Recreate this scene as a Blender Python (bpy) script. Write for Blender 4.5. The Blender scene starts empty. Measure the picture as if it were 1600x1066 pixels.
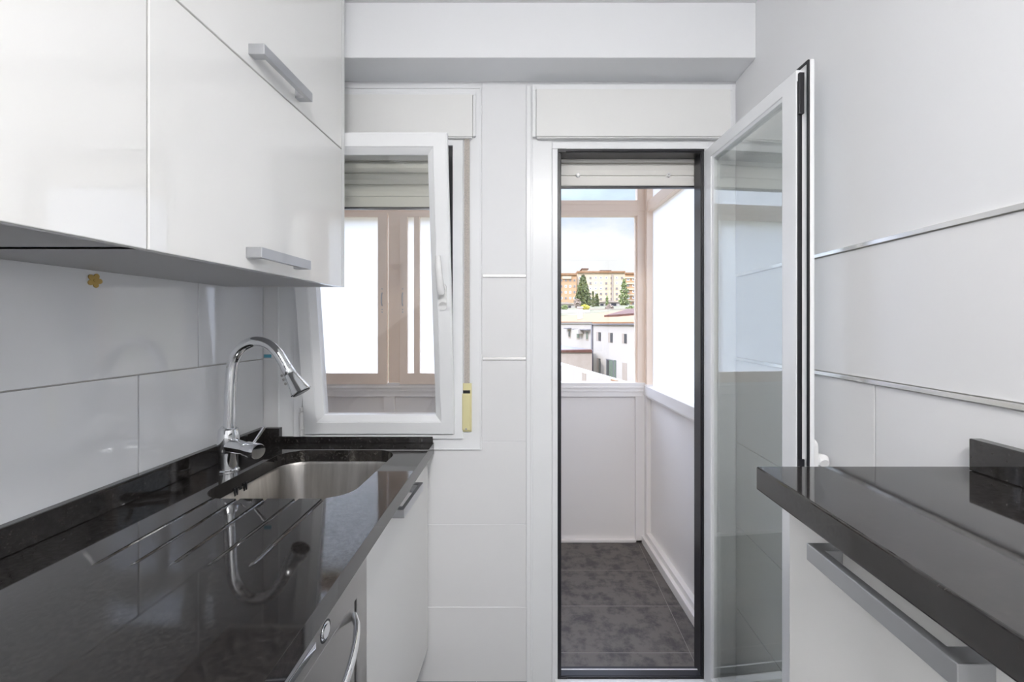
import bpy, bmesh, math, random
from mathutils import Matrix, Vector
random.seed(7)
SC = bpy.context.scene
COL = SC.collection
PI = math.pi
R = math.radians
# ---------------------------------------------------------------- camera model (1600x1066)
F, CX, CY, EYE = 662.0, 837.0, 507.0, 1.34
def PX(x, Y): return (x - CX) / F * Y
def PZ(y, Y): return EYE - (y - CY) / F * Y
D = 1.59                      # window wall
# ---------------------------------------------------------------- materials
def new_mat(name):
    m = bpy.data.materials.new(name); m.use_nodes = True
    nt = m.node_tree; nt.nodes.clear()
    out = nt.nodes.new('ShaderNodeOutputMaterial')
    return m, nt, out
def pbr(name, col, rough=.5, metal=0, spec=.5, noise=None, bump=None, coat=0, coat_rough=.03, stretch=None, rnoise=None):
    """noise=(scale, colour2, contrast)  bump=(scale,strength,distance)"""
    m, nt, out = new_mat(name)
    b = nt.nodes.new('ShaderNodeBsdfPrincipled')
    b.inputs['Base Color'].default_value = (*col, 1)
    b.inputs['Roughness'].default_value = rough
    b.inputs['Metallic'].default_value = metal
    b.inputs['Specular IOR Level'].default_value = spec
    b.inputs['Coat Weight'].default_value = coat
    b.inputs['Coat Roughness'].default_value = coat_rough
    nt.links.new(b.outputs[0], out.inputs[0])
    tc = nt.nodes.new('ShaderNodeTexCoord'); src = tc.outputs['Object']
    if stretch:
        mp = nt.nodes.new('ShaderNodeMapping'); mp.inputs['Scale'].default_value = stretch
        nt.links.new(src, mp.inputs[0]); src = mp.outputs[0]
    if noise:
        n = nt.nodes.new('ShaderNodeTexNoise'); n.inputs['Scale'].default_value = noise[0]
        n.inputs['Detail'].default_value = 6; n.inputs['Roughness'].default_value = .65
        nt.links.new(src, n.inputs['Vector'])
        r = nt.nodes.new('ShaderNodeValToRGB')
        lo, hi = noise[2]
        r.color_ramp.elements[0].position = lo; r.color_ramp.elements[1].position = hi
        r.color_ramp.elements[0].color = (*col, 1); r.color_ramp.elements[1].color = (*noise[1], 1)
        nt.links.new(n.outputs[0], r.inputs[0]); nt.links.new(r.outputs[0], b.inputs['Base Color'])
        if rnoise:
            mr = nt.nodes.new('ShaderNodeMapRange'); mr.inputs['To Min'].default_value = rnoise[0]; mr.inputs['To Max'].default_value = rnoise[1]
            nt.links.new(n.outputs[0], mr.inputs[0]); nt.links.new(mr.outputs[0], b.inputs['Roughness'])
    if bump:
        n2 = nt.nodes.new('ShaderNodeTexNoise'); n2.inputs['Scale'].default_value = bump[0]; n2.inputs['Detail'].default_value = 4
        nt.links.new(src, n2.inputs['Vector'])
        bp = nt.nodes.new('ShaderNodeBump'); bp.inputs['Strength'].default_value = bump[1]; bp.inputs['Distance'].default_value = bump[2]
        nt.links.new(n2.outputs[0], bp.inputs['Height']); nt.links.new(bp.outputs[0], b.inputs['Normal'])
    return m
def glass(name, tint, ior=1.5):
    m, nt, out = new_mat(name)
    t = nt.nodes.new('ShaderNodeBsdfTransparent'); t.inputs[0].default_value = (*tint, 1)
    g = nt.nodes.new('ShaderNodeBsdfGlossy'); g.inputs['Roughness'].default_value = 0.0
    f = nt.nodes.new('ShaderNodeFresnel'); f.inputs[0].default_value = ior
    # the back faces of the thin pane use the same outside index
    geo = nt.nodes.new('ShaderNodeNewGeometry')
    mx0 = nt.nodes.new('ShaderNodeMix'); mx0.data_type = 'FLOAT'
    nt.links.new(geo.outputs['Backfacing'], mx0.inputs['Factor'])
    mx0.inputs['A'].default_value = ior; mx0.inputs['B'].default_value = 1 / ior
    nt.links.new(mx0.outputs['Result'], f.inputs[0])
    mx = nt.nodes.new('ShaderNodeMixShader')
    nt.links.new(f.outputs[0], mx.inputs[0]); nt.links.new(t.outputs[0], mx.inputs[1]); nt.links.new(g.outputs[0], mx.inputs[2])
    nt.links.new(mx.outputs[0], out.inputs[0])
    return m
def frosted(name, col):
    m, nt, out = new_mat(name)
    t = nt.nodes.new('ShaderNodeBsdfTranslucent'); t.inputs[0].default_value = (*col, 1)
    g = nt.nodes.new('ShaderNodeBsdfDiffuse'); g.inputs[0].default_value = (*col, 1)
    mx = nt.nodes.new('ShaderNodeMixShader'); mx.inputs[0].default_value = .12
    nt.links.new(t.outputs[0], mx.inputs[1]); nt.links.new(g.outputs[0], mx.inputs[2])
    nt.links.new(mx.outputs[0], out.inputs[0])
    return m
def emis(name, col, s):
    m, nt, out = new_mat(name)
    e = nt.nodes.new('ShaderNodeEmission'); e.inputs[0].default_value = (*col, 1); e.inputs[1].default_value = s
    nt.links.new(e.outputs[0], out.inputs[0]); return m

M = dict(
 paint=pbr('wall_paint', (.80, .805, .82), .55, bump=(60, .05, .002)),
 beam=pbr('beam_paint', (.82, .83, .85), .6, bump=(60, .04, .002)),
 tile=pbr('white_gloss_tile', (.80, .81, .83), .06, spec=.8, bump=(5, .035, .01)),
 tile2=pbr('satin_wall_tile', (.79, .79, .80), .28, spec=.45, bump=(5, .03, .01)),
 grout=pbr('grout', (.60, .585, .56), .8),
 pvc=pbr('white_pvc', (.84, .85, .865), .28, spec=.45),
 box=pbr('shutter_box_white', (.80, .80, .79), .4),
 gasket=pbr('black_gasket', (.012, .012, .016), .35),
 cab=pbr('gloss_white_lacquer', (.83, .825, .81), .03, spec=.85, bump=(1.6, .02, .02)),
 carc=pbr('white_melamine', (.80, .80, .80), .4),
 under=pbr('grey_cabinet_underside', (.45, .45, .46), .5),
 alu=pbr('satin_aluminium', (.50, .51, .53), .32, metal=.85),
 stone=pbr('black_granite', (.011, .010, .010), .05, spec=.85, noise=(120, (.036, .032, .030), (.42, .68)), rnoise=(.03, .07)),
 steel=pbr('brushed_steel', (.58, .56, .53), .28, metal=1, noise=(40, (.44, .42, .40), (.35, .7)), stretch=(1, 1, .06)),
 dsteel=pbr('appliance_steel', (.50, .49, .48), .33, metal=.9),
 chrome=pbr('chrome', (.78, .79, .81), .05, metal=1),
 black=pbr('black_plastic', (.01, .01, .012), .3),
 trim=pbr('polished_trim', (.88, .87, .85), .22, metal=1),
 brass=pbr('pale_brass', (.80, .74, .42), .32, metal=.35),
 strap=pbr('beige_webbing', (.56, .51, .46), .9, noise=(350, (.42, .39, .36), (.4, .6))),
 sticker=pbr('golden_sticker', (.55, .37, .10), .5),
 tape=pbr('blue_tape', (.10, .36, .48), .5),
 rope=pbr('hinge_white', (.8, .8, .8), .35),
 floor=pbr('kitchen_floor', (.16, .16, .165), .35, noise=(6, (.21, .21, .21), (.3, .7))),
 bfloor=pbr('balcony_slate', (.145, .128, .115), .5, noise=(14, (.062, .056, .054), (.45, .62)), bump=(30, .1, .004)),
 bgrout=pbr('balcony_grout', (.30, .28, .26), .8),
 bframe=pbr('beige_window_frame', (.92, .76, .63), .4),
 bwhite=pbr('white_balcony_panel', (.90, .86, .83), .38),
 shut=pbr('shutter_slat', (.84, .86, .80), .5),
 shutd=pbr('door_shutter_slat', (.88, .86, .82), .5),  # slightly warmer slat colour for the door shutter
 plast=pbr('white_handle', (.86, .86, .86), .25),
 lwhite=pbr('lime_white_render', (.43, .388, .345), .8, bump=(3, .1, .02)),
 lroof=pbr('terracotta_tiles', (.23, .11, .045), .8, noise=(1.2, (.30, .17, .085), (.3, .7))),
 lroofd=pbr('brown_tiles_and_shade', (.075, .028, .016), .8, noise=(2, (.11, .045, .028), (.3, .7))),  # brown tiles, also the painted shadow patch on the right house roof
 beige=pbr('beige_render', (.30, .245, .20), .85, noise=(1.5, (.36, .30, .25), (.3, .7))),
 gutter=pbr('grey_gutter', (.16, .15, .16), .6),
 hglass=pbr('dark_window_glass', (.03, .03, .04), .15),
 green_glass=pbr('green_patio_glass', (.10, .13, .10), .2),
 cream=pbr('cream_facade', (.50, .40, .27), .85, noise=(.3, (.56, .46, .33), (.3, .7))),
 tan=pbr('tan_brick', (.46, .28, .15), .85),
 ground=pbr('dry_ground', (.20, .165, .11), .9, noise=(.3, (.12, .12, .06), (.4, .6))),
 leaf=pbr('dark_needles', (.055, .08, .02), .8, noise=(1.5, (.16, .17, .045), (.4, .65))),
 leaf2=pbr('olive_needles', (.15, .20, .07), .8, noise=(2, (.28, .30, .12), (.4, .65))),
 yellow=pbr('yellow_shrub', (.62, .52, .06), .8, noise=(2, (.40, .42, .10), (.4, .65))),
 twig=pbr('grey_twigs', (.32, .25, .20), .9),
 bark=pbr('bark', (.12, .08, .05), .9),
 glass=glass('clear_glass', (.985, .993, .985), 1.52),
 oglass=glass('outer_clear_glass', (.985, .99, .985), 1.35),
 tglass=glass('tinted_window_glass', (.965, .96, .95)),
 frost=frosted('frosted_film', (.95, .955, .965)),
 lamp=emis('lamp_diffuser', (1, .985, .965), 54.0),
)
# ---------------------------------------------------------------- mesh builder
class MB:
    def __init__(s): s.v = []; s.f = []; s.mi = []
    def add(s, vs, fs, mi=0):
        o = len(s.v); s.v += [tuple(v) for v in vs]
        for f in fs: s.f.append([i + o for i in f]); s.mi.append(mi)
        return s
    def box(s, x0, x1, y0, y1, z0, z1, mi=0):
        if x0 > x1: x0, x1 = x1, x0
        if y0 > y1: y0, y1 = y1, y0
        if z0 > z1: z0, z1 = z1, z0
        vs = [(x0,y0,z0),(x1,y0,z0),(x1,y1,z0),(x0,y1,z0),(x0,y0,z1),(x1,y0,z1),(x1,y1,z1),(x0,y1,z1)]
        return s.add(vs, [(0,3,2,1),(4,5,6,7),(0,1,5,4),(1,2,6,5),(2,3,7,6),(3,0,4,7)], mi)
    def quad(s, pts, mi=0): return s.add(pts, [tuple(range(len(pts)))], mi)
    def prism(s, pts, off, mi=0):
        """pts: closed polygon (3d), extruded by vector off"""
        n = len(pts); off = Vector(off)
        vs = [Vector(p) for p in pts] + [Vector(p) + off for p in pts]
        fs = [tuple(range(n))[::-1], tuple(range(n, 2*n))] + [(i, (i+1) % n, n+(i+1) % n, n+i) for i in range(n)]
        return s.add(vs, fs, mi)
    def tube(s, pts, rad, n=16, mi=0, caps=True, flat=None):
        pts = [Vector(p) for p in pts]
        if not isinstance(rad, (list, tuple)): rad = [rad] * len(pts)
        rings = []; up = None
        for i, p in enumerate(pts):
            t = ((pts[min(i+1, len(pts)-1)] - pts[max(i-1, 0)])).normalized()
            if up is None:
                up = Vector((0, 0, 1)) if abs(t.z) < .9 else Vector((0, 1, 0))
            a = t.cross(up).normalized(); b = a.cross(t).normalized(); up = b
            fl = flat or 1
            rings.append([p + rad[i] * (math.cos(2*PI*k/n) * a + fl * math.sin(2*PI*k/n) * b) for k in range(n)])
        vs = [v for r in rings for v in r]; fs = []
        for i in range(len(rings)-1):
            for k in range(n):
                k2 = (k+1) % n
                fs.append((i*n+k, i*n+k2, (i+1)*n+k2, (i+1)*n+k))
        if caps:
            fs.append(tuple(range(n))[::-1]); fs.append(tuple(range((len(rings)-1)*n, len(rings)*n)))
        return s.add(vs, fs, mi)
    def ring(s, x0, x1, z0, z1, w, ya, yb, mi=0, wl=None, wr=None, wt=None, wb=None):
        """rectangular mitred frame in the XZ plane, between ya and yb; widths inwards"""
        wl = w if wl is None else wl; wr = w if wr is None else wr; wt = w if wt is None else wt; wb = w if wb is None else wb
        o = [(x0,z0),(x1,z0),(x1,z1),(x0,z1)]; i = [(x0+wl,z0+wb),(x1-wr,z0+wb),(x1-wr,z1-wt),(x0+wl,z1-wt)]
        vs = [(a,ya,c) for a,c in o]+[(a,ya,c) for a,c in i]+[(a,yb,c) for a,c in o]+[(a,yb,c) for a,c in i]
        fs = []
        for k in range(4):
            j = (k+1) % 4
            fs += [(k,j,4+j,4+k), (8+j,8+k,12+k,12+j), (8+k,8+j,j,k), (4+k,4+j,12+j,12+k)]
        return s.add(vs, fs, mi)
    def sring(s, x0, x1, z0, z1, w, y_out, y_in, yb, mi=0):
        """glazing bead: mitred frame whose room face slopes from y_out (outer edge) to y_in (inner edge)"""
        o = [(x0,z0),(x1,z0),(x1,z1),(x0,z1)]; i = [(x0+w,z0+w),(x1-w,z0+w),(x1-w,z1-w),(x0+w,z1-w)]
        vs = [(a,y_out,c) for a,c in o]+[(a,y_in,c) for a,c in i]+[(a,yb,c) for a,c in o]+[(a,yb,c) for a,c in i]
        fs = []
        for k in range(4):
            j = (k+1) % 4
            fs += [(k,j,4+j,4+k), (8+j,8+k,12+k,12+j), (8+k,8+j,j,k), (4+k,4+j,12+j,12+k)]
        return s.add(vs, fs, mi)
    def pane(s, x0, x1, y0, y1, z0, z1, outer=1, inner=0):
        """glass box; the +Y face gets slot outer"""
        vs = [(x0,y0,z0),(x1,y0,z0),(x1,y1,z0),(x0,y1,z0),(x0,y0,z1),(x1,y0,z1),(x1,y1,z1),(x0,y1,z1)]
        s.add(vs, [(0,3,2,1),(4,5,6,7),(0,1,5,4),(1,2,6,5),(3,0,4,7)], inner)
        return s.add(vs, [(2,3,7,6)], outer)
    def build(s, name, mats, parent=None, bevel=0, smooth=False, local=False, seg=2, subd=0, origin=None, weighted=False):
        if not isinstance(mats, (list, tuple)): mats = [mats]
        vs = [Vector(v) for v in s.v]
        if parent is not None:
            if not local:
                inv = MW[parent.name].inverted(); vs = [inv @ v for v in vs]
            mw = MW[parent.name]
        else:
            if origin is None:
                xs = [v.x for v in vs]; ys = [v.y for v in vs]; zs = [v.z for v in vs]
                origin = Vector(((min(xs)+max(xs))/2, (min(ys)+max(ys))/2, min(zs)))
            vs = [v - Vector(origin) for v in vs]; mw = Matrix.Translation(Vector(origin))
        me = bpy.data.meshes.new(name)
        me.from_pydata([tuple(v) for v in vs], [], s.f)
        for m in mats: me.materials.append(m)
        for i, p in enumerate(me.polygons): p.material_index = s.mi[i]
        bm = bmesh.new(); bm.from_mesh(me); bmesh.ops.recalc_face_normals(bm, faces=bm.faces) if name not in NORECALC else None
        bm.to_mesh(me); bm.free()
        if smooth:
            for p in me.polygons: p.use_smooth = True
            try: me.set_sharp_from_angle(angle=R(38))
            except Exception: pass
        o = bpy.data.objects.new(name, me); COL.objects.link(o)
        if parent is not None: o.parent = parent
        else: o.location = origin
        MW[o.name] = mw
        if bevel:
            b = o.modifiers.new('bevel', 'BEVEL'); b.width = bevel; b.segments = seg; b.limit_method = 'ANGLE'; b.angle_limit = R(40)
            b.harden_normals = False
        if subd:
            b = o.modifiers.new('sub', 'SUBSURF'); b.levels = subd; b.render_levels = subd
        return o
NORECALC = set()
MW = {}
def thing(name, label, cat, loc, rot=(0,0,0), group=None, kind=None):
    o = bpy.data.objects.new(name, None); COL.objects.link(o); o.empty_display_size = .05
    o.location = loc; o.rotation_euler = rot
    MW[o.name] = Matrix.Translation(Vector(loc)) @ __import__('mathutils').Euler(rot).to_matrix().to_4x4()
    return tag(o, label, cat, group, kind)
def tag(o, label=None, cat=None, group=None, kind=None):
    if label: o['label'] = label
    if cat: o['category'] = cat
    if group: o['group'] = group
    if kind: o['kind'] = kind
    return o
def boolean_cut(o, cutters):
    for c in cutters:
        m = o.modifiers.new('cut', 'BOOLEAN'); m.operation = 'DIFFERENCE'; m.solver = 'EXACT'; m.object = c
        try: m.material_mode = 'TRANSFER'
        except Exception: pass
    dg = bpy.context.evaluated_depsgraph_get(); dg.update()
    me = bpy.data.meshes.new_from_object(o.evaluated_get(dg))
    o.modifiers.clear(); o.data = me
    for c in cutters: bpy.data.objects.remove(c, do_unlink=True)

# ================================================================= ROOM SHELL
XL, XR = -1.022, .751
YB = -1.9                      # wall behind the camera
CEIL = 2.438
def plates(mb, axis, const, depth, cells, mi=1, gap=.0016):
    """thin tiles; axis 'x': wall at X=const growing by depth, cells (y0,y1,z0,z1); axis 'y': cells (x0,x1,z0,z1)"""
    for a0, a1, z0, z1 in cells:
        j = random.uniform(-.0003, .0003)
        if axis == 'x': mb.box(const, const + depth + j, a0+gap, a1-gap, z0+gap, z1-gap, mi)
        else: mb.box(a0+gap, a1-gap, const, const + depth + j, z0+gap, z1-gap, mi)
# left wall: tiles 0.60 x 0.31
mb = MB(); mb.box(XL-.10, XL-.008, YB-.1, D+.06, -.1, CEIL+.1, 0)
rows = [(-.03,.28,1.284),(.28,.59,1.091),(.59,.90,1.284),(.90,1.21,1.091),(1.21,1.52,1.284),(1.52,1.83,1.091),(1.83,2.14,1.284),(2.14,2.45,1.091)]
for z0, z1, s in rows:
    js = [D] ; y = s
    while y > YB: js.append(y); y -= .60
    js.append(YB)
    plates(mb, 'x', XL-.010, .010, [(js[i+1], js[i], z0, z1) for i in range(len(js)-1)])
tag(mb.build('wall_left', [M['grout'], M['tile']], bevel=.0008, seg=1), 'white gloss tiled wall behind the sink side worktop', 'wall', kind='structure')
# right wall
mb = MB(); mb.box(XR+.004, XR+.10, YB-.1, D+.06, -.1, 1.525, 0); mb.box(XR, XR+.10, YB-.1, D+.06, 1.527, CEIL+.1, 2)
for z0, z1, s in [(-.03,.28,.938),(.28,.59,.64),(.59,.90,.938),(.90,1.207,.938),(1.217,1.517,.56)]:
    js = [D]; y = s
    if D - y > .7: js.append(y + .60)
    while y > YB: js.append(y); y -= .60
    js.append(YB)
    plates(mb, 'x', XR+.012, -.012, [(js[i+1], js[i], z0, z1) for i in range(len(js)-1)])
tag(mb.build('wall_right', [M['grout'], M['tile2'], M['paint']], bevel=.0008, seg=1), 'white wall with two metal trim strips beside the open door', 'wall', kind='structure')
for i, z in enumerate((1.522, 1.212)):
    mb = MB(); mb.box(XR-.005, XR+.003, YB, D-.012, z-.005, z+.005)
    tag(mb.build('trim_%d' % (i+1), M['trim'], bevel=.001), ['upper', 'lower'][i] + ' polished metal strip along the right wall', 'trim', kind='structure')
# back (window) wall with two openings
WX0, WX1, WZ0, WZ1 = -.866, -.308, .930, 2.004     # window opening
DX0, DX1, DZ0, DZ1 = .082, .626, .012, 1.992       # door opening
Y0, Y1 = D, D + .06
xa0, xb0 = -.202, -.034
mb = MB()
mb.box(XL-.10, WX0, Y0+.001, Y1, -.1, CEIL+.1); mb.box(WX0, WX1, Y0+.001, Y1, -.1, WZ0); mb.box(WX0, WX1, Y0+.001, Y1, WZ1, CEIL+.1)
mb.box(WX1, DX0, Y0+.001, Y1, -.1, CEIL+.1); mb.box(xa0+.002, xb0-.002, Y0-.001, Y0+.001, 1.525, 2.25); mb.box(DX0, DX1, Y0+.001, Y1, -.1, -.02); mb.box(DX0, DX1, Y0+.001, Y1, DZ1, CEIL+.1)
mb.box(DX1, XR+.10, Y0+.001, Y1, -.1, CEIL+.1)
c = []
xa, xb, xm = -.202, -.034, PX(660, D)
c += [(xa, xb, 1.217, 1.517), (xa, xb, .90, 1.207)]
c += [(-.52, xb, .59, .90), (-.52, xb, .28, .59), (-.52, xb, -.03, .28)]
c += [(XL, -.964, .90, 1.21), (XL, -.964, 1.21, 1.52), (XL, -.964, 1.52, 1.83), (XL, -.964, 1.83, 2.25)]
plates(mb, 'y', Y0+.004, -.005, c)
tag(mb.build('wall_back', [M['paint'], M['tile2']], bevel=.0008, seg=1), 'white end wall holding the window and the balcony door', 'wall', kind='structure')
for i, z in enumerate((1.522, 1.212)):
    mb = MB(); mb.box(xa+.004, xb-.002, Y0-.006, Y0+.001, z-.005, z+.005)
    tag(mb.build('trim_%d' % (i+3), M['trim'], bevel=.001), ['upper', 'lower'][i] + ' short polished metal strip between window and door', 'trim', kind='structure')
# beam
mb = MB(); mb.box(XL, XR, 1.445, Y0, 2.25, CEIL)
tag(mb.build('trim_5', M['beam'], bevel=.002), 'boxed white ceiling beam above the window and door', 'beam', kind='structure')
mb = MB(); mb.box(XL-.1, XR+.1, YB-.1, Y1, CEIL, CEIL+.1)
tag(mb.build('ceiling', M['paint']), 'flat white ceiling', 'ceiling', kind='structure')
mb = MB(); mb.box(XL-.1, XR+.1, YB-.1, Y1, -.1, -.004, 0)
y = Y0
while y > YB + .3:
    x = XL
    while x < XR - .02:
        mb.box(x+.001, min(x+.4, XR)-.001, y-.4+.001, y-.001, -.01, 0, 1); x += .4
    y -= .4
tag(mb.build('floor', [M['grout'], M['floor']]), 'light grey tiled kitchen floor', 'floor', kind='structure')
mb = MB(); mb.box(XL-.1, XR+.1, YB-.1, YB, -.1, CEIL+.1)
tag(mb.build('wall_rear', M['paint']), 'plain white wall behind the camera', 'wall', kind='structure')

# ================================================================= WINDOW 1 (kitchen window, tilted sash)
w = thing('window_1', 'white framed kitchen window tilted inwards over the sink', 'window', ((WX0+WX1)/2, Y0, WZ0), kind='structure')
mb = MB()
# casing around the opening
mb.ring(-.963, -.202, .872, 2.226, 0, Y0-.008, Y0+.001, wl=.097, wr=.106, wt=.222, wb=.058)
mb.ring(-.963, -.202, .872, 2.226, .006, Y0-.012, Y0-.008)
mb.ring(WX0-.032, WX1+.038, WZ0-.014, WZ1+.020, 0, Y0-.020, Y0-.008, wl=.032, wr=.038, wt=.020, wb=.014)
mb.build('casing', M['pvc'], w, bevel=.0015)
mb = MB(); mb.ring(WX0, WX1, WZ0, WZ1, .018, Y0-.012, Y0+.05)
mb.build('gasket', M['gasket'], w, bevel=.001)
mb = MB(); mb.ring(WX0+.018, WX1-.018, WZ0+.018, WZ1-.018, .006, Y0+.01, Y0+.06)
mb.build('inner_frame', M['pvc'], w)
# tilted sash, built flat in local coordinates: x across, y depth (0 = room face), z up
tilt = R(7.35)
SX0, SX1, SH = -.853, -.300, 1.064
sroot = MB()
def tilted(mb_local):
    rot = Matrix.Translation(Vector(((SX0+SX1)/2, 1.565, .933))) @ Matrix.Rotation(tilt, 4, 'X')
    mb_local.v = [tuple(rot @ Vector(v)) for v in mb_local.v]; return mb_local
hw = (SX1-SX0)/2
mb = MB()
mb.ring(-hw, hw, 0, SH, .052, 0, .022)              # overlap flange
mb.ring(-hw+.016, hw-.016, .016, SH-.016, .048, .022, .058)
mb.ring(-hw+.003, hw-.003, .003, SH-.003, .044, -.003, .0)
sash = tilted(mb).build('sash', M['pvc'], w, bevel=.0025)
mb = MB(); mb.sring(-hw+.048, hw-.048, .048, SH-.048, .022, -.002, .014, .022)
tilted(mb).build('glazing_bead', M['pvc'], sash, bevel=.001)
mb = MB()
mb.box(-hw+.064, hw-.064, .020, .024, .064, SH-.064); mb.box(-hw+.064, hw-.064, .040, .044, .064, SH-.064)
tilted(mb).build('glass_pane', M['tglass'], sash)
mb = MB()                                           # handle pointing up
hx = hw - .028; hz = (507-452)/F*1.5 + EYE - .933
mb.tube([(hx, .0, hz-.055), (hx, -.010, hz-.055)], .0145, 20); mb.box(hx-.0145, hx+.0145, -.010, .0, hz-.055, hz+.010)
mb.tube([(hx, .0, hz+.010), (hx, -.010, hz+.010)], .0145, 20)
mb.tube([(hx, -.008, hz), (hx, -.030, hz)], .011, 16)
mb.tube([(hx, -.030, hz-.010), (hx, -.036, hz+.010), (hx-.002, -.040, hz+.045), (hx-.004, -.042, hz+.085), (hx-.004, -.042, hz+.120)], [.012, .014, .012, .0115, .009], 16)
tilted(mb).build('handle', M['plast'], sash, smooth=True)
mb = MB()                                           # corner hinge at lower left
hx0 = PX(471, 1.56); 
mb.tube([(hx0, 1.562, PZ(681, 1.56)), (hx0, 1.562, PZ(672, 1.56))], .0075, 14)
mb.tube([(hx0, 1.562, PZ(671, 1.56)), (hx0, 1.562, PZ(644, 1.56))], .0085, 14)
mb.tube([(hx0, 1.562, PZ(643, 1.56)), (hx0, 1.562, PZ(637, 1.56))], .0065, 14)
mb.box(hx0-.006, hx0+.008, 1.562, 1.585, PZ(681, 1.56), PZ(637, 1.56))
mb.build('hinge', M['rope'], w, smooth=True)

# roller shutter box over window
def shutter_box(x0, x1, z0, z1, yf, label, fx0, fx1, fz0, fz1):
    t = thing('shutter_box', label, 'shutter box', ((x0+x1)/2, Y0-.012, z0))
    b = MB(); b.box(x0, x1, yf, Y0-.0125, z0, z1); b.build('cover', M['box'], t, bevel=.002)
    b = MB(); b.box(fx0, fx1, Y0-.022, Y0-.0125, z1+.001, fz1)
    b.box(x1+.001, fx1, Y0-.022, Y0-.0125, z0+.004, z1+.001)
    if fx0 < x0: b.box(fx0, x0-.001, Y0-.022, Y0-.0125, z0+.004, z1+.001)
    b.build('rim', M['pvc'], t, bevel=.0015)
    b = MB(); b.box(x0+.004, x1-.004, yf+.006, Y0-.0125, z0-.004, z0); b.build('lower_lip', M['box'], t)
    return t
shutter_box(-1.018, -.233, 2.033, 2.188, 1.560, 'white roller shutter box above the tilted window', -1.018, -.222, 0, 2.200)
shutter_box(.0024, .716, 2.031, 2.205, 1.555, 'white roller shutter box above the balcony door', -.012, .728, 0, 2.228)

# shutters (outside the wall)
def shutter(x0, x1, z0, ztop, label, matb, mats, first, pitch, stops=()):
    t = thing('roller_shutter', label, 'shutter', ((x0+x1)/2, 1.672, z0))
    b = MB(); b.box(x0, x1, 1.664, 1.678, z0+.004, z0+first); b.build('bottom_bar', M[matb], t, bevel=.003)
    b = MB(); b.box(x0, x1, 1.662, 1.680, z0-.003, z0+.004); b.build('seal', M['gasket'], t)
    z = z0 + first + .003; b = MB()
    while z < ztop:
        pts = [(x0, 1.666, z), (x0, 1.662, z+pitch*.35), (x0, 1.663, z+pitch*.75), (x0, 1.669, z+pitch*.93), (x0, 1.678, z+pitch*.93), (x0, 1.678, z)]
        b.prism(pts, (x1-x0, 0, 0)); z += pitch
    b.box(x0, x1, 1.6785, 1.681, z0+first, z)
    b.build('slats', M[mats], t)
    for sx, sz in stops:
        b = MB(); b.tube([(sx, 1.665, sz), (sx, 1.652, sz)], [.0085, .0075], 18); p = b.build('stopper', M['plast'], t, smooth=True)
        b = MB(); b.tube([(sx, 1.653, sz), (sx, 1.6505, sz)], .0032, 10); b.build('screw', M['dsteel'], p)
shutter(-.95, -.22, PZ(326, 1.67), 2.07, 'partly raised pale roller shutter seen through the window', 'shut', 'shut', .046, .046)
shutter(.03, .68, PZ(293, 1.67), 2.07, 'raised roller shutter with two round stoppers above the doorway', 'shutd', 'shutd', .044, .050,
        [(PX(903, 1.66), PZ(274, 1.66)), (PX(1044, 1.66), PZ(274, 1.66))])

# shutter strap + recoiler
t = thing('shutter_strap', 'beige webbing shutter strap with brass recoiler plate beside the window', 'strap', (-.257, Y0-.012, .941))
mb = MB(); mb.box(-.2655, -.2455, Y0-.016, Y0-.0145, 1.095, 2.033); mb.build('webbing', M['strap'], t)
mb = MB(); mb.box(-.276, -.238, Y0-.0165, Y0-.0125, .941, 1.121); pl = mb.build('plate', M['brass'], t, bevel=.001)
mb = MB(); mb.box(-.2725, -.2415, Y0-.024, Y0-.0165, .947, 1.084); mb.build('cover', M['brass'], pl, bevel=.003)
mb = MB(); mb.box(-.2695, -.2435, Y0-.020, Y0-.0165, 1.084, 1.095); mb.build('slot', M['black'], pl)
mb = MB(); mb.tube([(-.257, Y0-.024, .953), (-.257, Y0-.0255, .953)], .0035, 12); mb.build('screw', M['dsteel'], pl)

# ================================================================= DOOR 1 (balcony door)
d = thing('door_1', 'white glazed balcony door standing open against the right wall', 'door', ((DX0+DX1)/2, Y0, 0), kind='structure')
mb = MB()
mb.ring(-.034, XR-.006, .0, 2.228, 0, Y0-.006, Y0+.001, wl=.116, wr=.119, wt=.236, wb=.012)
mb.box(-.034, -.018, Y0-.012, Y0-.006, 0, 2.228)
mb.box(-.012, .060, Y0-.010, Y0-.006, 0, 2.03)
mb.box(.062, .0815, Y0-.018, Y0-.0065, 0, 1.9915); mb.box(.6265, .640, Y0-.018, Y0-.0065, 0, 1.9915); mb.box(.062, .640, Y0-.018, Y0-.006, 1.992, 2.016)
mb.build('door_frame', M['pvc'], d, bevel=.0015)
mb = MB(); mb.ring(DX0, DX1, .012, DZ1, .012, Y0-.012, Y0+.052, wb=.002, wl=.013, wt=.012)
mb.ring(DX0, DX1, .022, DZ1, .009, Y0-.017, Y0-.012, wb=.008)
mb.box(DX0+.001, DX1-.001, Y0-.012, Y0+.015, .012, .031)
mb.box(DX0, DX0+.032, Y0-.019, Y0-.012, DZ1-.014, DZ1); mb.box(DX0, DX0+.035, Y0-.019, Y0-.012, .012, .030)
mb.build('gasket', M['gasket'], d, bevel=.0015)
mb = MB(); mb.box(DX0-.01, DX1+.005, Y0-.050, Y0-.0175, .0, .024); mb.box(DX0+.013, DX1-.012, Y0+.0155, Y0+.021, -.02, .031)
mb.build('sill', M['pvc'], d, bevel=.001)
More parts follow.
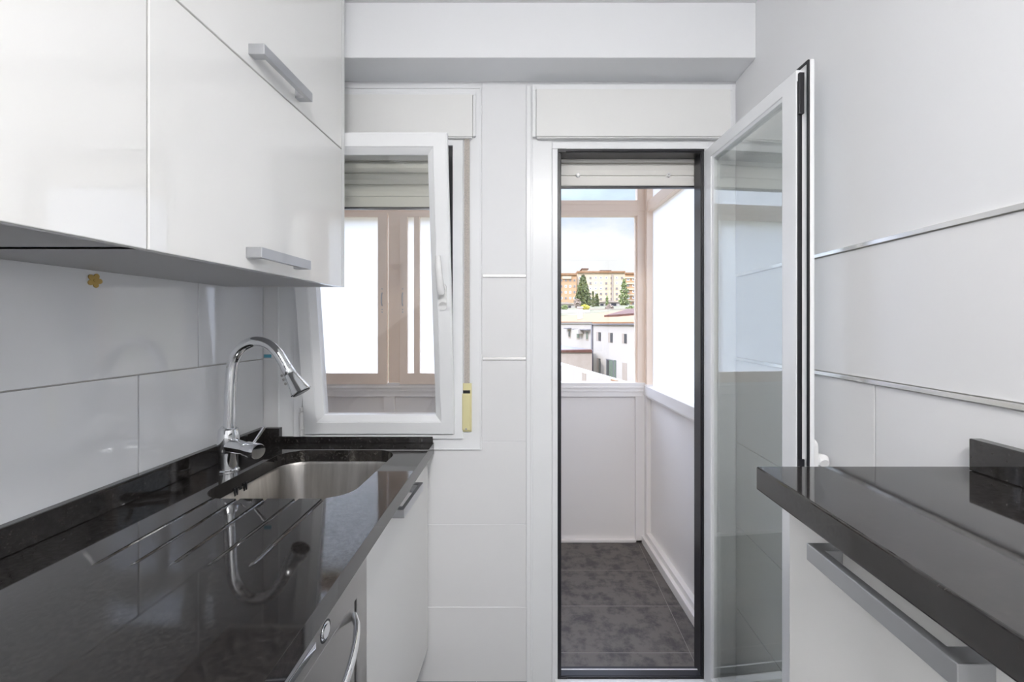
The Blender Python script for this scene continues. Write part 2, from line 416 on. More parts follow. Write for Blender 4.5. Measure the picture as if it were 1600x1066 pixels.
# leaf, local: s from hinge towards lock = -y direction (rotated), outer face at X=s plane
lx, ly, ang = .624, 1.574, R(3.6)
LM = Matrix.Translation(Vector((lx, ly, .02))) @ Matrix.Rotation(ang, 4, 'Z')
def leafv(mb):   # local (s, t, z) -> leaf: s along -Y, t along +X
    mb.v = [tuple(LM @ Vector((v[1], -v[0], v[2]))) for v in mb.v]; return mb
LL, LH = .508, 1.962
mb = MB()
mb.ring(0, LL, 0, LH, .056, 0, .024, wt=.040, wb=.050)
leaf = leafv(mb).build('leaf', M['pvc'], d, bevel=.0025)
mb = MB(); mb.ring(-.010, LL+.018, -.012, LH+.018, .064, .024, .036); leafv(mb).build('overlap_flange', M['pvc'], leaf, bevel=.003)
mb = MB(); mb.ring(.001, LL+.0165, -.010, LH+.0165, .0055, .0190, .0243)
mb.box(LL+.0002, LL+.003, .002, .014, .02, LH-.03)
mb.box(LL+.003, LL+.010, .002, .015, LH-.115, LH-.012); mb.box(LL+.003, LL+.008, .002, .017, LH-1.15, LH-.98)
leafv(mb).build('gasket', M['gasket'], leaf, bevel=.001)
mb = MB(); mb.sring(.054, LL-.054, .048, LH-.038, .010, .002, .006, .02); leafv(mb).build('glazing_bead', M['pvc'], leaf)
mb = MB(); mb.box(.060, LL-.060, .007, .010, .056, LH-.046); mb.box(.060, LL-.060, .019, .022, .056, LH-.046)
leafv(mb).build('glass_pane', M['glass'], leaf)
mb = MB(); s0 = LL-.006; z0 = .975
mb.tube([(s0, .036, z0+.038), (s0, .050, z0+.038)], .017, 22); mb.tube([(s0, .036, z0-.06), (s0, .050, z0-.06)], .017, 22); mb.box(s0-.017, s0+.017, .036, .050, z0-.06, z0+.038)
mb.tube([(s0, .048, z0), (s0, .070, z0)], .014, 18)
mb.tube([(s0+.016, .068, z0-.004), (s0+.006, .070, z0), (s0-.02, .071, z0), (s0-.06, .071, z0-.002), (s0-.11, .070, z0-.004)], [.011, .0165, .014, .012, .010], 18)
leafv(mb).build('handle', M['plast'], leaf, smooth=True)

# ================================================================= UPPER CABINETS
CB = 1.4635
def bar_handle(xd, sgn, y0, y1, z0, z1, parent, out=.036, w=.012):
    """square section bar handle standing off a face at X=xd towards sgn"""
    b = MB(); xo = xd + sgn*out; xi = xo - sgn*w; l = .022
    b.prism([(xd, y0, z0), (xo, y0, z0), (xo, y1, z0), (xd, y1, z0), (xd, y1-l, z0), (xi, y1-l, z0), (xi, y0+l, z0), (xd, y0+l, z0)], (0, 0, z1-z0))
    return b.build('handle', M['alu'], parent, bevel=.0012)
def wall_cabinet(y0, y1, doors, label, endpanel):
    t = thing('wall_cabinet', label, 'cabinet', ((XL-.639)/2, (y0+y1)/2, CB))
    b = MB(); xf = -.660
    b.box(XL+.001, xf, y0, y0+.018, CB+.004, 2.43); b.box(XL+.001, xf + (.020 if endpanel else 0), y1-.018, y1, CB+.001, 2.43)
    b.box(XL+.001, xf, y0+.018, y1-.018, 2.412, 2.43); b.box(XL+.001, XL+.012, y0+.018, y1-.018, CB+.004, 2.412)
    b.build('carcass', M['carc'], t)
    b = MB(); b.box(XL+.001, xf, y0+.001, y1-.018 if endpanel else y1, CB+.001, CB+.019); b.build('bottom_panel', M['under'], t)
    for (a0, a1, z0, z1, h) in doors:
        b = MB(); b.box(-.658, -.640, a0, a1, z0, z1); dr = b.build('door', M['cab'], t, bevel=.0015)
        if h: bar_handle(-.640, 1, h[0], h[1], h[2], h[3], dr)
    return t
wall_cabinet(-.30, .699, [(-.298, .6975, CB, 2.43, None)], 'white gloss wall cabinet with one tall plain door nearest the camera', False)
wall_cabinet(.7005, 1.418, [(.7015, 1.398, CB, 1.9165, (.935, 1.140, 1.487, 1.511)), (.7015, 1.398, 1.9205, 2.43, (.943, 1.148, 1.942, 1.966))],
             'white gloss wall cabinet with two stacked handled flap doors by the window', True)

# ================================================================= LEFT WORKTOP
ZT = .90
def fx(y): return -.379 + (1.59 - y) * .0415     # slightly skewed front edge
yN = -.55
mb = MB(); yE = Y0-.013
mb.prism([(XL+.001, yN, ZT-.04), (fx(yN), yN, ZT-.04), (fx(yE), yE, ZT-.04), (XL+.001, yE, ZT-.04)], (0, 0, .04))
wt = mb.build('worktop', M['stone'])
tag(wt, 'long black granite worktop with drainer grooves around the sink', 'worktop')
def rrect(x0, x1, y0, y1, r, n=8):
    pts = []
    for cx, cy, a in ((x1-r, y1-r, 0), (x0+r, y1-r, 90), (x0+r, y0+r, 180), (x1-r, y0+r, 270)):
        for k in range(n+1):
            t_ = R(a + 90*k/n); pts.append((cx + r*math.cos(t_), cy + r*math.sin(t_)))
    return pts
SKX0, SKX1, SKY0, SKY1 = -.868, -.478, 1.070, 1.482
cut = MB(); cut.prism([(x, y, ZT-.06) for x, y in rrect(SKX0, SKX1, SKY0, SKY1, .075)], (0, 0, .1))
cs = [cut.build('cutter', M['stone'])]
for gx0, gx1 in ((-.807,-.816),(-.7376,-.752),(-.666,-.684),(-.596,-.604),(-.520,-.537)):
    g = MB(); ys, ye = .767, 1.09
    g.tube([(gx0, ys, ZT+.006), (gx0, ys+.02, ZT+.0015), (gx0+(gx1-gx0)*.3, ys+.1, ZT+.0005), (gx1, ye, ZT-.001)], [.0055, .0055, .0055, .0058], 12)
    cs.append(g.build('cutter', M['stone']))
for me_ in (cs): pass
# cutters live in world space with own origins, which booleans honour
bpy.context.view_layer.update()
boolean_cut(wt, cs)
b = wt.modifiers.new('bevel', 'BEVEL'); b.width = .0015; b.segments = 2; b.limit_method = 'ANGLE'; b.angle_limit = R(60)
mb = MB(); mb.box(XL+.001, XL+.021, yN, yE, ZT+.0005, ZT+.058); mb.box(XL+.021, PX(436, yE-.02), yE-.020, yE, ZT+.0005, ZT+.058)
mb.box(PX(436, yE-.02), -.381, yE-.008, yE, ZT+.0005, ZT+.024)
mb.build('upstand', M['stone'], wt, bevel=.0015)
# sink
t = thing('sink', 'brushed steel undermount sink sunk into the black worktop', 'sink', ((SKX0+SKX1)/2, (SKY0+SKY1)/2, .70))
NORECALC.add('basin')
mb = MB(); rings = []
for z, ins, r in ((ZT-.041, -.012, .085), (ZT-.041, -.001, .076), (ZT-.05, .002, .074), (ZT-.16, .010, .068), (ZT-.19, .020, .06), (ZT-.200, .045, .05), (ZT-.202, .16, .02)):
    rings.append([(x, y, z) for x, y in rrect(SKX0+ins, SKX1-ins, SKY0+ins, SKY1-ins, r)])
n = len(rings[0]); vs = [p for r_ in rings for p in r_]; fs = []
for i in range(len(rings)-1):
    for k in range(n):
        k2 = (k+1) % n; fs.append((i*n+k, i*n+k2, (i+1)*n+k2, (i+1)*n+k))
fs.append(tuple(range((len(rings)-1)*n, len(rings)*n)))
mb.add(vs, fs); bs = mb.build('basin', M['steel'], t, smooth=True)
so = bs.modifiers.new('solid', 'SOLIDIFY'); so.thickness = .001; so.offset = -1
mb = MB(); mb.tube([(-.673, 1.276, .698), (-.673, 1.276, .7015)], .045, 28); mb.tube([(-.673, 1.276, .7015), (-.673, 1.276, .704)], .02, 20); mb.build('drain', M['chrome'], t, smooth=True)
mb = MB()
for yy in (-.024, -.015, .015, .024): mb.box(SKX0+.0005, SKX0+.0032, 1.244+yy-.0028, 1.244+yy+.0028, .845, .868)
mb.box(SKX0+.0005, SKX0+.0032, 1.240, 1.248, .855, .860)
mb.build('overflow_slot', M['black'], t)
# tap
TY = 1.278
def tp(x, y, Y=TY): return (PX(x, Y), Y, PZ(y, Y))
t = thing('kitchen_tap', 'tall chrome pull-out kitchen tap with arched spout behind the sink', 'tap', (PX(357, TY), TY, ZT))
bx, by = PX(357, TY), TY
mb = MB(); mb.tube([(bx, by, ZT), (bx, by, ZT+.003), (bx, by, ZT+.006)], [.029, .029, .026], 32)
mb.tube([(bx, by, ZT+.005), (bx, by, ZT+.058)], .0245, 32)
mb.tube([(bx, by, ZT+.056), (bx, by, ZT+.062), (bx, by, ZT+.105), (bx, by, ZT+.125), (bx+.001, by, ZT+.130)], [.0255, .029, .0285, .025, .020], 32)
mb.build('body', M['chrome'], t, smooth=True)
def catmull(pts, n=8):
    P = [Vector(p) for p in pts]; out = []
    for i in range(len(P)-1):
        p0, p1, p2, p3 = P[max(i-1,0)], P[i], P[i+1], P[min(i+2, len(P)-1)]
        for k in range(n):
            u = k/n; out.append(.5*((2*p1)+(-p0+p2)*u+(2*p0-5*p1+4*p2-p3)*u*u+(-p0+3*p1-3*p2+p3)*u**3))
    out.append(P[-1]); return out
sp = catmull([tp(358, 680), tp(359, 640), tp(361, 595), tp(365, 564), tp(377, 544), tp(397, 534), tp(417, 537), tp(432, 549), tp(443, 566), tp(449, 577)])
mb = MB(); mb.tube(sp, .0155, 24); mb.build('spout', M['chrome'], t, smooth=True)
a, b_ = Vector(tp(449, 577)), Vector(tp(471, 613)); dv = (b_-a)
mb = MB(); mb.tube([a-dv*.12, a, a+dv*.02, a+dv*.18, a+dv*.20, a+dv*.23, a+dv*.5, a+dv*.8, b_-dv*.03, b_], [.0165, .0172, .0172, .0172, .0160, .0175, .021, .0265, .030, .0285], 28)
hd = mb.build('spray_head', M['chrome'], t, smooth=True)
mb = MB(); mb.tube([b_, b_+dv*.03], [.0255, .024], 24); mb.build('spray_face', M['black'], hd, smooth=True)
mb = MB()
for k in (.15, .32, .5):
    q = a + dv*k + Vector((-.016-.003*k*4, -.006, -.008)); mb.tube([q, q+Vector((-.003, 0, -.0015))], .004, 10)
mb.build('spray_button', M['dsteel'], hd, smooth=True)
v0 = Vector((bx+.012, by-.008, ZT+.078)); v1 = Vector((PX(404, TY-.05), TY-.05, PZ(706, TY-.05)))
vd = v1-v0
mb = MB(); mb.tube([v0, v0+vd*.35, v0+vd*.55], [.021, .0195, .0175], 28); mb.tube([v0+vd*.56, v0+vd*.6, v0+vd*.97, v1], [.0185, .0215, .0225, .0205], 28)
vb = mb.build('valve', M['chrome'], t, smooth=True)
l0 = v0+vd*.78 + Vector((0, 0, .015)); l1 = Vector((PX(414, TY-.03), TY-.03, PZ(667, TY-.03)))
mb = MB(); mb.tube([l0, l0+(l1-l0)*.5, l1], [.0055, .006, .0072], 14, flat=.7); mb.build('lever', M['chrome'], vb, smooth=True)

# ================================================================= BASE UNITS LEFT
XD = -.402
def base_cabinet(y0, y1, label, doors):
    t = thing('base_cabinet', label, 'cabinet', ((XL+XD)/2, (y0+y1)/2, 0))
    b = MB(); b.box(XL+.002, XD-.02, y0, y0+.018, .13, .858); b.box(XL+.002, XD-.02, y1-.018, y1, .13, .858); b.box(XL+.002, XD-.02, y0+.018, y1-.018, .13, .148)
    b.box(XL+.002, XL+.010, y0+.018, y1-.018, .148, .858); b.build('carcass', M['carc'], t)
    b = MB(); b.box(XD-.07, XD-.055, y0, y1, 0, .128); b.build('plinth', M['carc'], t)
    for a0, a1, h in doors:
        b = MB(); b.box(XD-.018, XD, a0, a1, .132, .856); dr = b.build('door', M['cab'], t, bevel=.0012)
        if h: bar_handle(XD, 1, h[0], h[1], .800, .825, dr)
base_cabinet(1.004, 1.583, 'white gloss base cabinet with one handle under the sink', [(1.006, 1.580, (1.178, 1.382))])
base_cabinet(-.50, .340, 'white base cabinet nearest the camera, before the dishwasher', [(-.498, .338, None)])
# dishwasher
t = thing('dishwasher', 'stainless steel dishwasher with bowed bar handle under the worktop', 'dishwasher', ((XL+XD)/2, .66, 0))
y0, y1 = .345, .999
mb = MB(); mb.box(XL+.03, XD-.022, y0, y1, .10, .855); mb.build('body', M['black'], t)
mb = MB(); mb.box(XD-.022, XD+.004, .944, y1, .10, .856); mb.build('filler_panel', M['dsteel'], t, bevel=.0015)
mb = MB(); mb.box(XD-.022, XD+.010, y0, .940, .738, .856); cp = mb.build('control_panel', M['dsteel'], t, bevel=.003)
mb = MB(); mb.tube([(XD+.009, .790, .768), (XD+.013, .790, .768)], [.0125, .012], 24); mb.tube([(XD+.009, .790, .768), (XD+.0105, .790, .768)], .016, 24); mb.build('button', M['chrome'], cp, smooth=True)
mb = MB(); mb.tube([(XD+.0095, .790, .768), (XD+.0102, .790, .768)], .0195, 24); mb.build('button_ring', M['black'], cp, smooth=True)
mb = MB(); mb.box(XD+.0095, XD+.0125, .42, .752, .762, .776); mb.build('display_strip', M['chrome'], cp, bevel=.001)
mb = MB(); mb.box(XD-.022, XD+.002, y0, .938, .105, .728); dr = mb.build('door', M['dsteel'], t, bevel=.003)
pts = []
for k in range(21):
    u = k/20; yy = .925 - u*.56; pts.append((XD+.006+.066*math.sin(PI*min(1, max(0, u)))**.7, yy, .702))
mb = MB(); mb.tube(pts, .007, 14, flat=1.4); mb.build('handle', M['chrome'], dr, smooth=True)
mb = MB(); mb.box(XD-.07, XD-.055, y0, y1, 0, .10); mb.build('plinth', M['black'], t)

# ================================================================= RIGHT UNIT
ZR = 1.094
mb = MB(); mb.box(.382, XR-.001, -.60, .735, ZR-.040, ZR)
wr = mb.build('worktop', M['stone'], bevel=.003, seg=3); tag(wr, 'black granite worktop on the right against the trimmed wall', 'worktop')
mb = MB(); mb.box(XR-.021, XR-.001, -.60, .714, ZR+.0005, 1.148); mb.build('upstand', M['stone'], wr, bevel=.0015)
t = thing('base_cabinet', 'white cabinet with long bar handle under the right worktop', 'cabinet', (.585, .07, 0))
mb = MB(); mb.box(.438, XR-.002, .682, .700, 0, ZR-.041); mb.box(.438, XR-.002, -.56, -.542, 0, ZR-.041); mb.box(.438, XR-.002, -.542, .682, .12, .138)
mb.box(.438, .4382+.012, .66, .682, .12, ZR-.041); mb.build('carcass', M['carc'], t)
mb = MB(); mb.box(.47, .485, -.542, .682, 0, .12); mb.build('plinth', M['carc'], t)
mb = MB(); mb.box(.418, .437, .06, .6985, .125, ZR-.043); dr = mb.build('door', M['cab'], t, bevel=.0015)
bar_handle(.418, -1, .384, .598, 1.008, 1.032, dr)
mb = MB(); mb.box(.418, .437, -.56, .057, .125, ZR-.043); mb.build('door', M['cab'], t, bevel=.0015)

# ================================================================= SMALL STUFF
xw = XL
Yf = -XL*F/(837-147); zf = PZ(438.5, Yf)
mb = MB(); pts = []
for k in range(60):
    a = 2*PI*k/60; r = .0095 + .0075*abs(math.cos(2.5*a + .2))**.7; pts.append((xw+.0008, Yf + r*math.cos(a), zf + r*math.sin(a)))
mb.prism(pts, (.002, 0, 0)); mb.tube([(xw+.002, Yf, zf), (xw+.0036, Yf, zf)], .004, 14)
tag(mb.build('flower_sticker', M['sticker'], bevel=.0005), 'small golden flower sticker on the tiled wall under the cabinet', 'sticker')
mb = MB(); mb.box(XL+.004, XL+.031, Y0-.0026, Y0-.0014, PZ(559, Y0), PZ(554, Y0))
tag(mb.build('tape_piece', M['tape']), 'small strip of blue tape on the wall behind the tap', 'tape')
# ceiling lamp (behind the camera)
t = thing('ceiling_lamp', 'round white opal dome lamp fixed to the kitchen ceiling', 'lamp', (.06, -.60, CEIL-.02))
mb = MB(); mb.tube([(.06, -.60, CEIL), (.06, -.60, CEIL-.025)], .24, 48); mb.build('base', M['plast'], t, smooth=True)
mb = MB(); mb.tube([(.06, -.60, CEIL-.025), (.06, -.60, CEIL-.06), (.06, -.60, CEIL-.10), (.06, -.60, CEIL-.125), (.06, -.60, CEIL-.14), (.06, -.60, CEIL-.148)], [.225, .22, .195, .155, .09, .01], 48)
mb.build('diffuser', M['lamp'], t, smooth=True)

# ================================================================= BALCONY
YF = 2.60; BX0 = -1.75; ZC = 2.46
far = Vector((PX(1010, YF), YF)); near_ = Vector((.745, 1.655))
mb = MB(); mb.box(BX0-.1, .95, Y1, YF+.12, -.14, -.0008, 0)
ys = [YF+.0, 2.31, 2.016, 1.729, 1.655]
for i in range(4):
    x = BX0 + (.0 if i % 2 else -.0)
    while x < .94:
        mb.box(x+.0014, min(x+.595, .95)-.0014, ys[i+1]+.0024, ys[i]-.0024, -.008, 0, 1); x += .595
tag(mb.build('floor_balcony', [M['bgrout'], M['bfloor']]), 'dark slate tiled balcony floor beyond the door', 'floor', kind='structure')
mb = MB(); mb.box(BX0-.1, 1.0, Y1, YF+.14, ZC, ZC+.2); tag(mb.build('ceiling_balcony', M['bwhite']), 'white slab above the glazed balcony', 'ceiling', kind='structure')
mb = MB(); mb.box(BX0-.1, BX0, Y1, YF+.1, -.1, ZC); tag(mb.build('wall_balcony', M['bwhite']), 'white end wall of the glazed balcony', 'wall', kind='structure')
# far glazing
def X(px): return PX(px, YF)
def Z(py): return PZ(py, YF)
w2 = thing('window_2', 'beige framed balcony glazing facing the street', 'window', (-.4, YF, 0), kind='structure')
mb = MB()
xE = X(1012)
mb.box(BX0, xE, YF, YF+.05, Z(337), Z(313)); mb.box(BX0, xE, YF-.004, YF, Z(330), Z(320))
for a, b2 in ((996, 1013), (845, 868), (607, 627)):
    mb.box(X(a), X(b2), YF-.002, YF+.055, Z(600), ZC)
mb.box(BX0, xE, YF, YF+.05, ZC-.06, ZC)
mb.box(X(993.5), X(996), YF+.012, YF+.05, Z(598), Z(337))
w2f = mb.build('frame', M['bframe'], w2, bevel=.002)
# sill in white/pinkish
mb = MB(); mb.box(BX0, xE, YF-.010, YF+.06, Z(612), Z(598)); mb.box(BX0, xE, YF-.004, YF+.05, Z(620), Z(612)); mb.box(BX0, xE, YF-.014, YF-.009, Z(607), Z(604))
mb.build('sill', M['bwhite'], w2, bevel=.002)
# sliding sashes
def bsash(a, b2, off, wl=12, wr=12, name='sash'):
    b = MB(); b.ring(X(a), X(b2), Z(600), Z(334), 0, YF-.02+off, YF+.005+off, wl=wl*.003927, wr=wr*.003927, wt=6*.003927, wb=17*.003927)
    s = b.build(name, M['bframe'], w2, bevel=.002)
    b = MB(); b.pane(X(a+wl)-.004, X(b2-wr)+.004, YF-.01+off, YF-.005+off, Z(583), Z(340)); NORECALC.add('frosted_pane')
    b.build('frosted_pane', [M['glass'], M['frost']], s)
    return s
s1 = bsash(398, 606, 0, 14, 14)
s0_ = bsash(210, 397, .0, 14, 14)
s2 = bsash(626, 846, 0, 12, 12)
# narrow glazed slit in stile of the third sash
for sx in (599, 631):
    b = MB(); xx = X(sx)
    b.tube([(xx, YF-.022, Z(478)), (xx, YF-.032, Z(474)), (xx, YF-.032, Z(462)), (xx, YF-.022, Z(458))], .004, 10)
    for yy in (452, 484, 488): b.tube([(xx, YF-.020, Z(yy)), (xx, YF-.024, Z(yy))], .004, 8)
    b.build('pull_handle', M['alu'], s1 if sx == 599 else s2, smooth=True)
b = MB(); b.box(X(648), X(657), YF-.018, YF+.003, Z(584), Z(339)); b.build('glazing_bar', M['bframe'], s2, bevel=.002)
# main clear pane and upper lights
b = MB(); b.box(X(866), X(995), YF+.025, YF+.031, Z(600), Z(335)); b.build('clear_pane', M['oglass'], w2)
b = MB(); b.box(X(866), X(997), YF+.025, YF+.031, Z(315), ZC-.05); b.build('clear_pane', M['oglass'], w2)
for a, b2 in ((210, 608), (626, 846)):
    b = MB(); b.pane(X(a), X(b2), YF+.025, YF+.031, Z(315), ZC-.05); b.build('frosted_pane', [M['glass'], M['frost']], w2)
# lower panels
mb = MB(); mb.box(BX0, xE, YF+.02, YF+.05, 0, Z(618)); mb.build('parapet_panel', M['bwhite'], w2)
mb = MB()
for a, b2 in ((993, 1013), (845, 868), (600, 616)): mb.box(X(a), X(b2), YF-.002, YF+.02, 0, Z(619))
mb.box(BX0, xE, YF-.002, YF+.02, 0, Z(844))
mb.build('panel_stile', M['bwhite'], w2, bevel=.002)
# side glazing (slightly splayed)
w3 = thing('window_3', 'white and beige balcony side glazing with solid lower panel', 'window', (far.x, far.y, 0), rot=(0, 0, math.atan2(near_.y-far.y, near_.x-far.x)), kind='structure')
LEN = (near_ - far).length
def zz(y): return PZ(y, YF)
# local x along wall from far corner towards us; outside = +y local ? (wall dir points to camera, left normal is +x world) 
mb = MB(); mb.box(-.01, .035, -.01, .05, zz(600), ZC); mb.box(.035, LEN, 0, .05, ZC-.06, ZC)
mb.build('corner_post', M['bframe'], w3, bevel=.002, local=True)
mb = MB(); mb.box(0, LEN, -.004, .05, zz(333), zz(317)); mb.build('transom', M['bframe'], w3, bevel=.002, local=True)
mb = MB(); mb.box(-.01, LEN, -.018, .055, zz(617), zz(602)); mb.box(-.01, LEN, -.010, .05, zz(620), zz(617)); mb.box(-.012, .035, -.012, .05, 0, zz(600))
mb.box(0, LEN, -.03, .05, 0, .045); mb.box(0, LEN, -.012, .05, .045, .075)
mb.build('sill', M['bwhite'], w3, bevel=.002, local=True)
mb = MB(); mb.box(.03, LEN, .016, .05, .05, zz(617)); mb.build('parapet_panel', M['bwhite'], w3, local=True)
mb = MB(); mb.box(LEN-.04, LEN, -.004, .05, 0, ZC); mb.build('post', M['bwhite'], w3, local=True)
NORECALC.add('frosted_pane')
mb = MB(); mb.pane(.03, LEN-.03, .022, .028, zz(603), zz(331)); mb.build('frosted_pane', [M['glass'], M['frost']], w3, local=True)
mb = MB(); mb.pane(.03, LEN-.03, .022, .028, zz(319), ZC-.05); mb.build('frosted_pane', [M['glass'], M['frost']], w3, local=True)
# outer wall of our own building
mb = MB(); e = .10
mb.box(-9, XL-.101, Y0, Y1, -6, 9); mb.box(XR+.101, 9, Y0, Y1, -6, 9); mb.box(XL-.101, XR+.101, Y0, Y1, CEIL+.101, 9); mb.box(XL-.101, XR+.101, Y0, Y1, -6, -.101)
tag(mb.build('wall_exterior', M['lwhite']), 'outer facade of our own building around the balcony', 'wall', kind='structure')

# ================================================================= OUTSIDE
# terrain
mb = MB(); prof = [(3, -6.0), (20, -5.6), (45, -4.5), (60, 0.2), (80, 3.2), (105, 5.4), (140, 8.2), (190, 10), (260, 12)]
n = 24; vs = []
for (yy, zz_) in prof:
    for k in range(n+1):
        u = k/n; xx = (u-.5)*(90 + yy*1.6) + yy*.15
        vs.append((xx, yy, zz_ + .5*math.sin(xx*.13+yy*.05)*(yy > 50)))
fs = [(i*(n+1)+k, i*(n+1)+k+1, (i+1)*(n+1)+k+1, (i+1)*(n+1)+k) for i in range(len(prof)-1) for k in range(n)]
mb.add(vs, fs); tag(mb.build('ground', M['ground'], origin=(0, 0, 0)), 'dry hillside rising behind the white houses', 'ground', kind='structure')

def facade_pt(A, B, t, z): return Vector((A[0]+(B[0]-A[0])*t, A[1]+(B[1]-A[1])*t, z))
def wall_block(name, A, B, depth, z0, z1, mat, parent):
    a, b = Vector((A[0], A[1])), Vector((B[0], B[1])); dr_ = (b-a).normalized(); nb = Vector((-dr_.y, dr_.x)) * depth
    mb = MB(); mb.prism([(a.x, a.y, z0), (b.x, b.y, z0), (b.x+nb.x, b.y+nb.y, z0), (a.x+nb.x, a.y+nb.y, z0)], (0, 0, z1-z0)); return mb.build(name, mat, parent)
def on_facade(A, B, px0, px1, y0, y1, recess, name, mat, parent, out=.02, frame=None):
    """opening given by photo pixels projected on the facade line A-B, as a thin box just proud of / in the wall"""
    def hit(px):
        k = (px-CX)/F
        # X = k*Y ; A + t(B-A)
        t = (k*A[1]-A[0]) / ((B[0]-A[0]) - k*(B[1]-A[1])); return A[0]+t*(B[0]-A[0]), A[1]+t*(B[1]-A[1])
    p, q = hit(px0), hit(px1); zc = (p[1]+q[1])/2
    za, zb = PZ(y1, zc), PZ(y0, zc)
    dr_ = (Vector(B)-Vector(A)).normalized(); nb = Vector((-dr_.y, dr_.x))
    mb = MB(); o = -nb*out; i = nb*recess  # recess<0 keeps it clear of the wall
    mb.prism([(p[0]+o.x, p[1]+o.y, za), (q[0]+o.x, q[1]+o.y, za), (q[0]+i.x, q[1]+i.y, za), (p[0]+i.x, p[1]+i.y, za)], (0, 0, zb-za))
    return mb.build(name, mat, parent)
# right white house
A = (PX(927, 32.8), 32.8); B = (PX(1010, 24.9), 24.9)
h = thing('white_house', 'white two-storey house with small dark windows and grey downpipe', 'house', (A[0], A[1], -5.5))
wall_block('wall', A, B, 9, -5.6, 1.30, M['lwhite'], h)
for a0, a1, y0_, y1_ in ((932, 939, 519, 533), (950.5, 957.5, 520, 535.5), (972, 979.5, 521.5, 537)):
    s = on_facade(A, B, a0, a1, y0_, y1_, .02, 'window', M['beige'], h, out=.01)
    on_facade(A, B, a0+(a1-a0)*.5, a1, y0_+.5, y1_-.5, .02, 'pane', M['hglass'], s, out=.03)
s = on_facade(A, B, 932.5, 938.5, 560, 586, .02, 'window', M['beige'], h, out=.01); on_facade(A, B, 936, 938.5, 560.5, 586, .02, 'pane', M['hglass'], s, out=.03)
s = on_facade(A, B, 947, 963, 562, 593, .02, 'patio_door', M['gutter'], h, out=.01)
for a0, a1 in ((948.5, 951.5), (952, 958.5), (960, 962.5)): on_facade(A, B, a0, a1, 563, 592.5, .02, 'pane', M['green_glass' if a0 != 948.5 else 'hglass'], s, out=.03)
on_facade(A, B, 972.5, 979.5, 567, 601, .02, 'door', M['beige'], h, out=.02)
on_facade(A, B, 992, 994.5, 532, 549, .02, 'window', M['beige'], h, out=.02)
on_facade(A, B, 924.9, 926.6, 506, 582, .02, 'downpipe', M['gutter'], h, out=.08)
on_facade(A, B, 926, 1005, 505.6, 507.6, .02, 'gutter', M['gutter'], h, out=.15)
# roof: tiled slope and a dark slab for the shadow on it
def roofpoly(pts, mat, parent, th=.12):
    mb = MB(); mb.prism(pts, (0, 0, th)); return mb.build('roof', mat, parent)
def P3(px, py, Y): return (PX(px, Y), Y, PZ(py, Y))
roofpoly([P3(926, 505.6, 32.6), P3(1012, 506.4, 24.6), P3(1030, 484, 40), P3(955, 487.6, 44)], M['lroof'], h)
roofpoly([P3(944, 499.3, 36.5), P3(1012, 495, 33), P3(1012, 484, 40), P3(978, 489.5, 41)], M['lroofd'], h, .35)  # shadow patch put into colour as a raised brown slab
# left white house
A2 = (PX(862, 47), 47); B2 = (PX(926, 34), 34)
h2 = thing('white_house', 'white house with an air conditioner and small awnings, behind the beige wall', 'house', (B2[0], B2[1], -5.5))
wall_block('wall', A2, B2, 8, -5.6, 1.40, M['lwhite'], h2)
for a0, a1, y0_, y1_ in ((888, 892, 516, 528.5), (901, 905.5, 516.5, 530.5), (915.5, 919.5, 518, 532.5)):
    s = on_facade(A2, B2, a0, a1, y0_, y1_, .02, 'window', M['beige'], h2, out=.02)
    on_facade(A2, B2, a0+1, a1-.5, y0_+1, y1_-2.5, .02, 'pane', M['hglass'] if a0 == 888 else M['green_glass'], s, out=.05)
for a0, a1, yy in ((886, 893, 513.3), (899.5, 903, 514.5), (912, 923, 515.3)):
    on_facade(A2, B2, a0, a1, yy-.7, yy+.8, .02, 'awning', M['gutter'], h2, out=.35)
on_facade(A2, B2, 876, 926, 504.2, 505.6, .02, 'gutter', M['gutter'], h2, out=.15)
ac = on_facade(A2, B2, 905.5, 912, 514.5, 521.5, -.03, 'air_conditioner', M['lwhite'], None, out=.5)
tag(ac, 'white air conditioner unit mounted on the left white house', 'air conditioner')
roofpoly([P3(862, 504.2, 46.5), P3(926, 505.2, 33.8), P3(975, 487, 48), P3(862, 497, 56)], M['lroof'], h2)
c1 = MB(); c1.box(PX(903, 42), PX(910.5, 42), 42, 42.5, PZ(500, 42), PZ(480, 42)); c1.box(PX(902.3, 42), PX(911.2, 42), 41.95, 42.55, PZ(481.5, 42), PZ(479, 42))
c1.build('chimney', M['lwhite'], h2)
# terrace slab between
mb = MB(); mb.prism([P3(870, 539, 38), P3(926, 546.5, 32), P3(926, 549, 30), P3(870, 549, 30)], (0, 0, -.12))
tag(mb.build('terrace_roof', M['gutter']), 'thin grey terrace roof edge in front of the left white house', 'roof')
t = thing('beige_wall', 'beige rendered yard wall with terracotta coping', 'wall', (PX(900, 29.5), 29.5, -5.5))
mb = MB(); mb.box(PX(862, 29.5), PX(925, 29.5), 29.5, 30.2, -5.6, PZ(550, 29.5)); mb.build('render', M['beige'], t)
mb = MB(); mb.prism([P3(862, 547.8, 29.4), P3(925.3, 546.8, 29.4), P3(925.3, 551, 29.4), P3(862, 551, 29.4)], (0, .9, 0)); mb.build('coping', M['lroofd'], t)
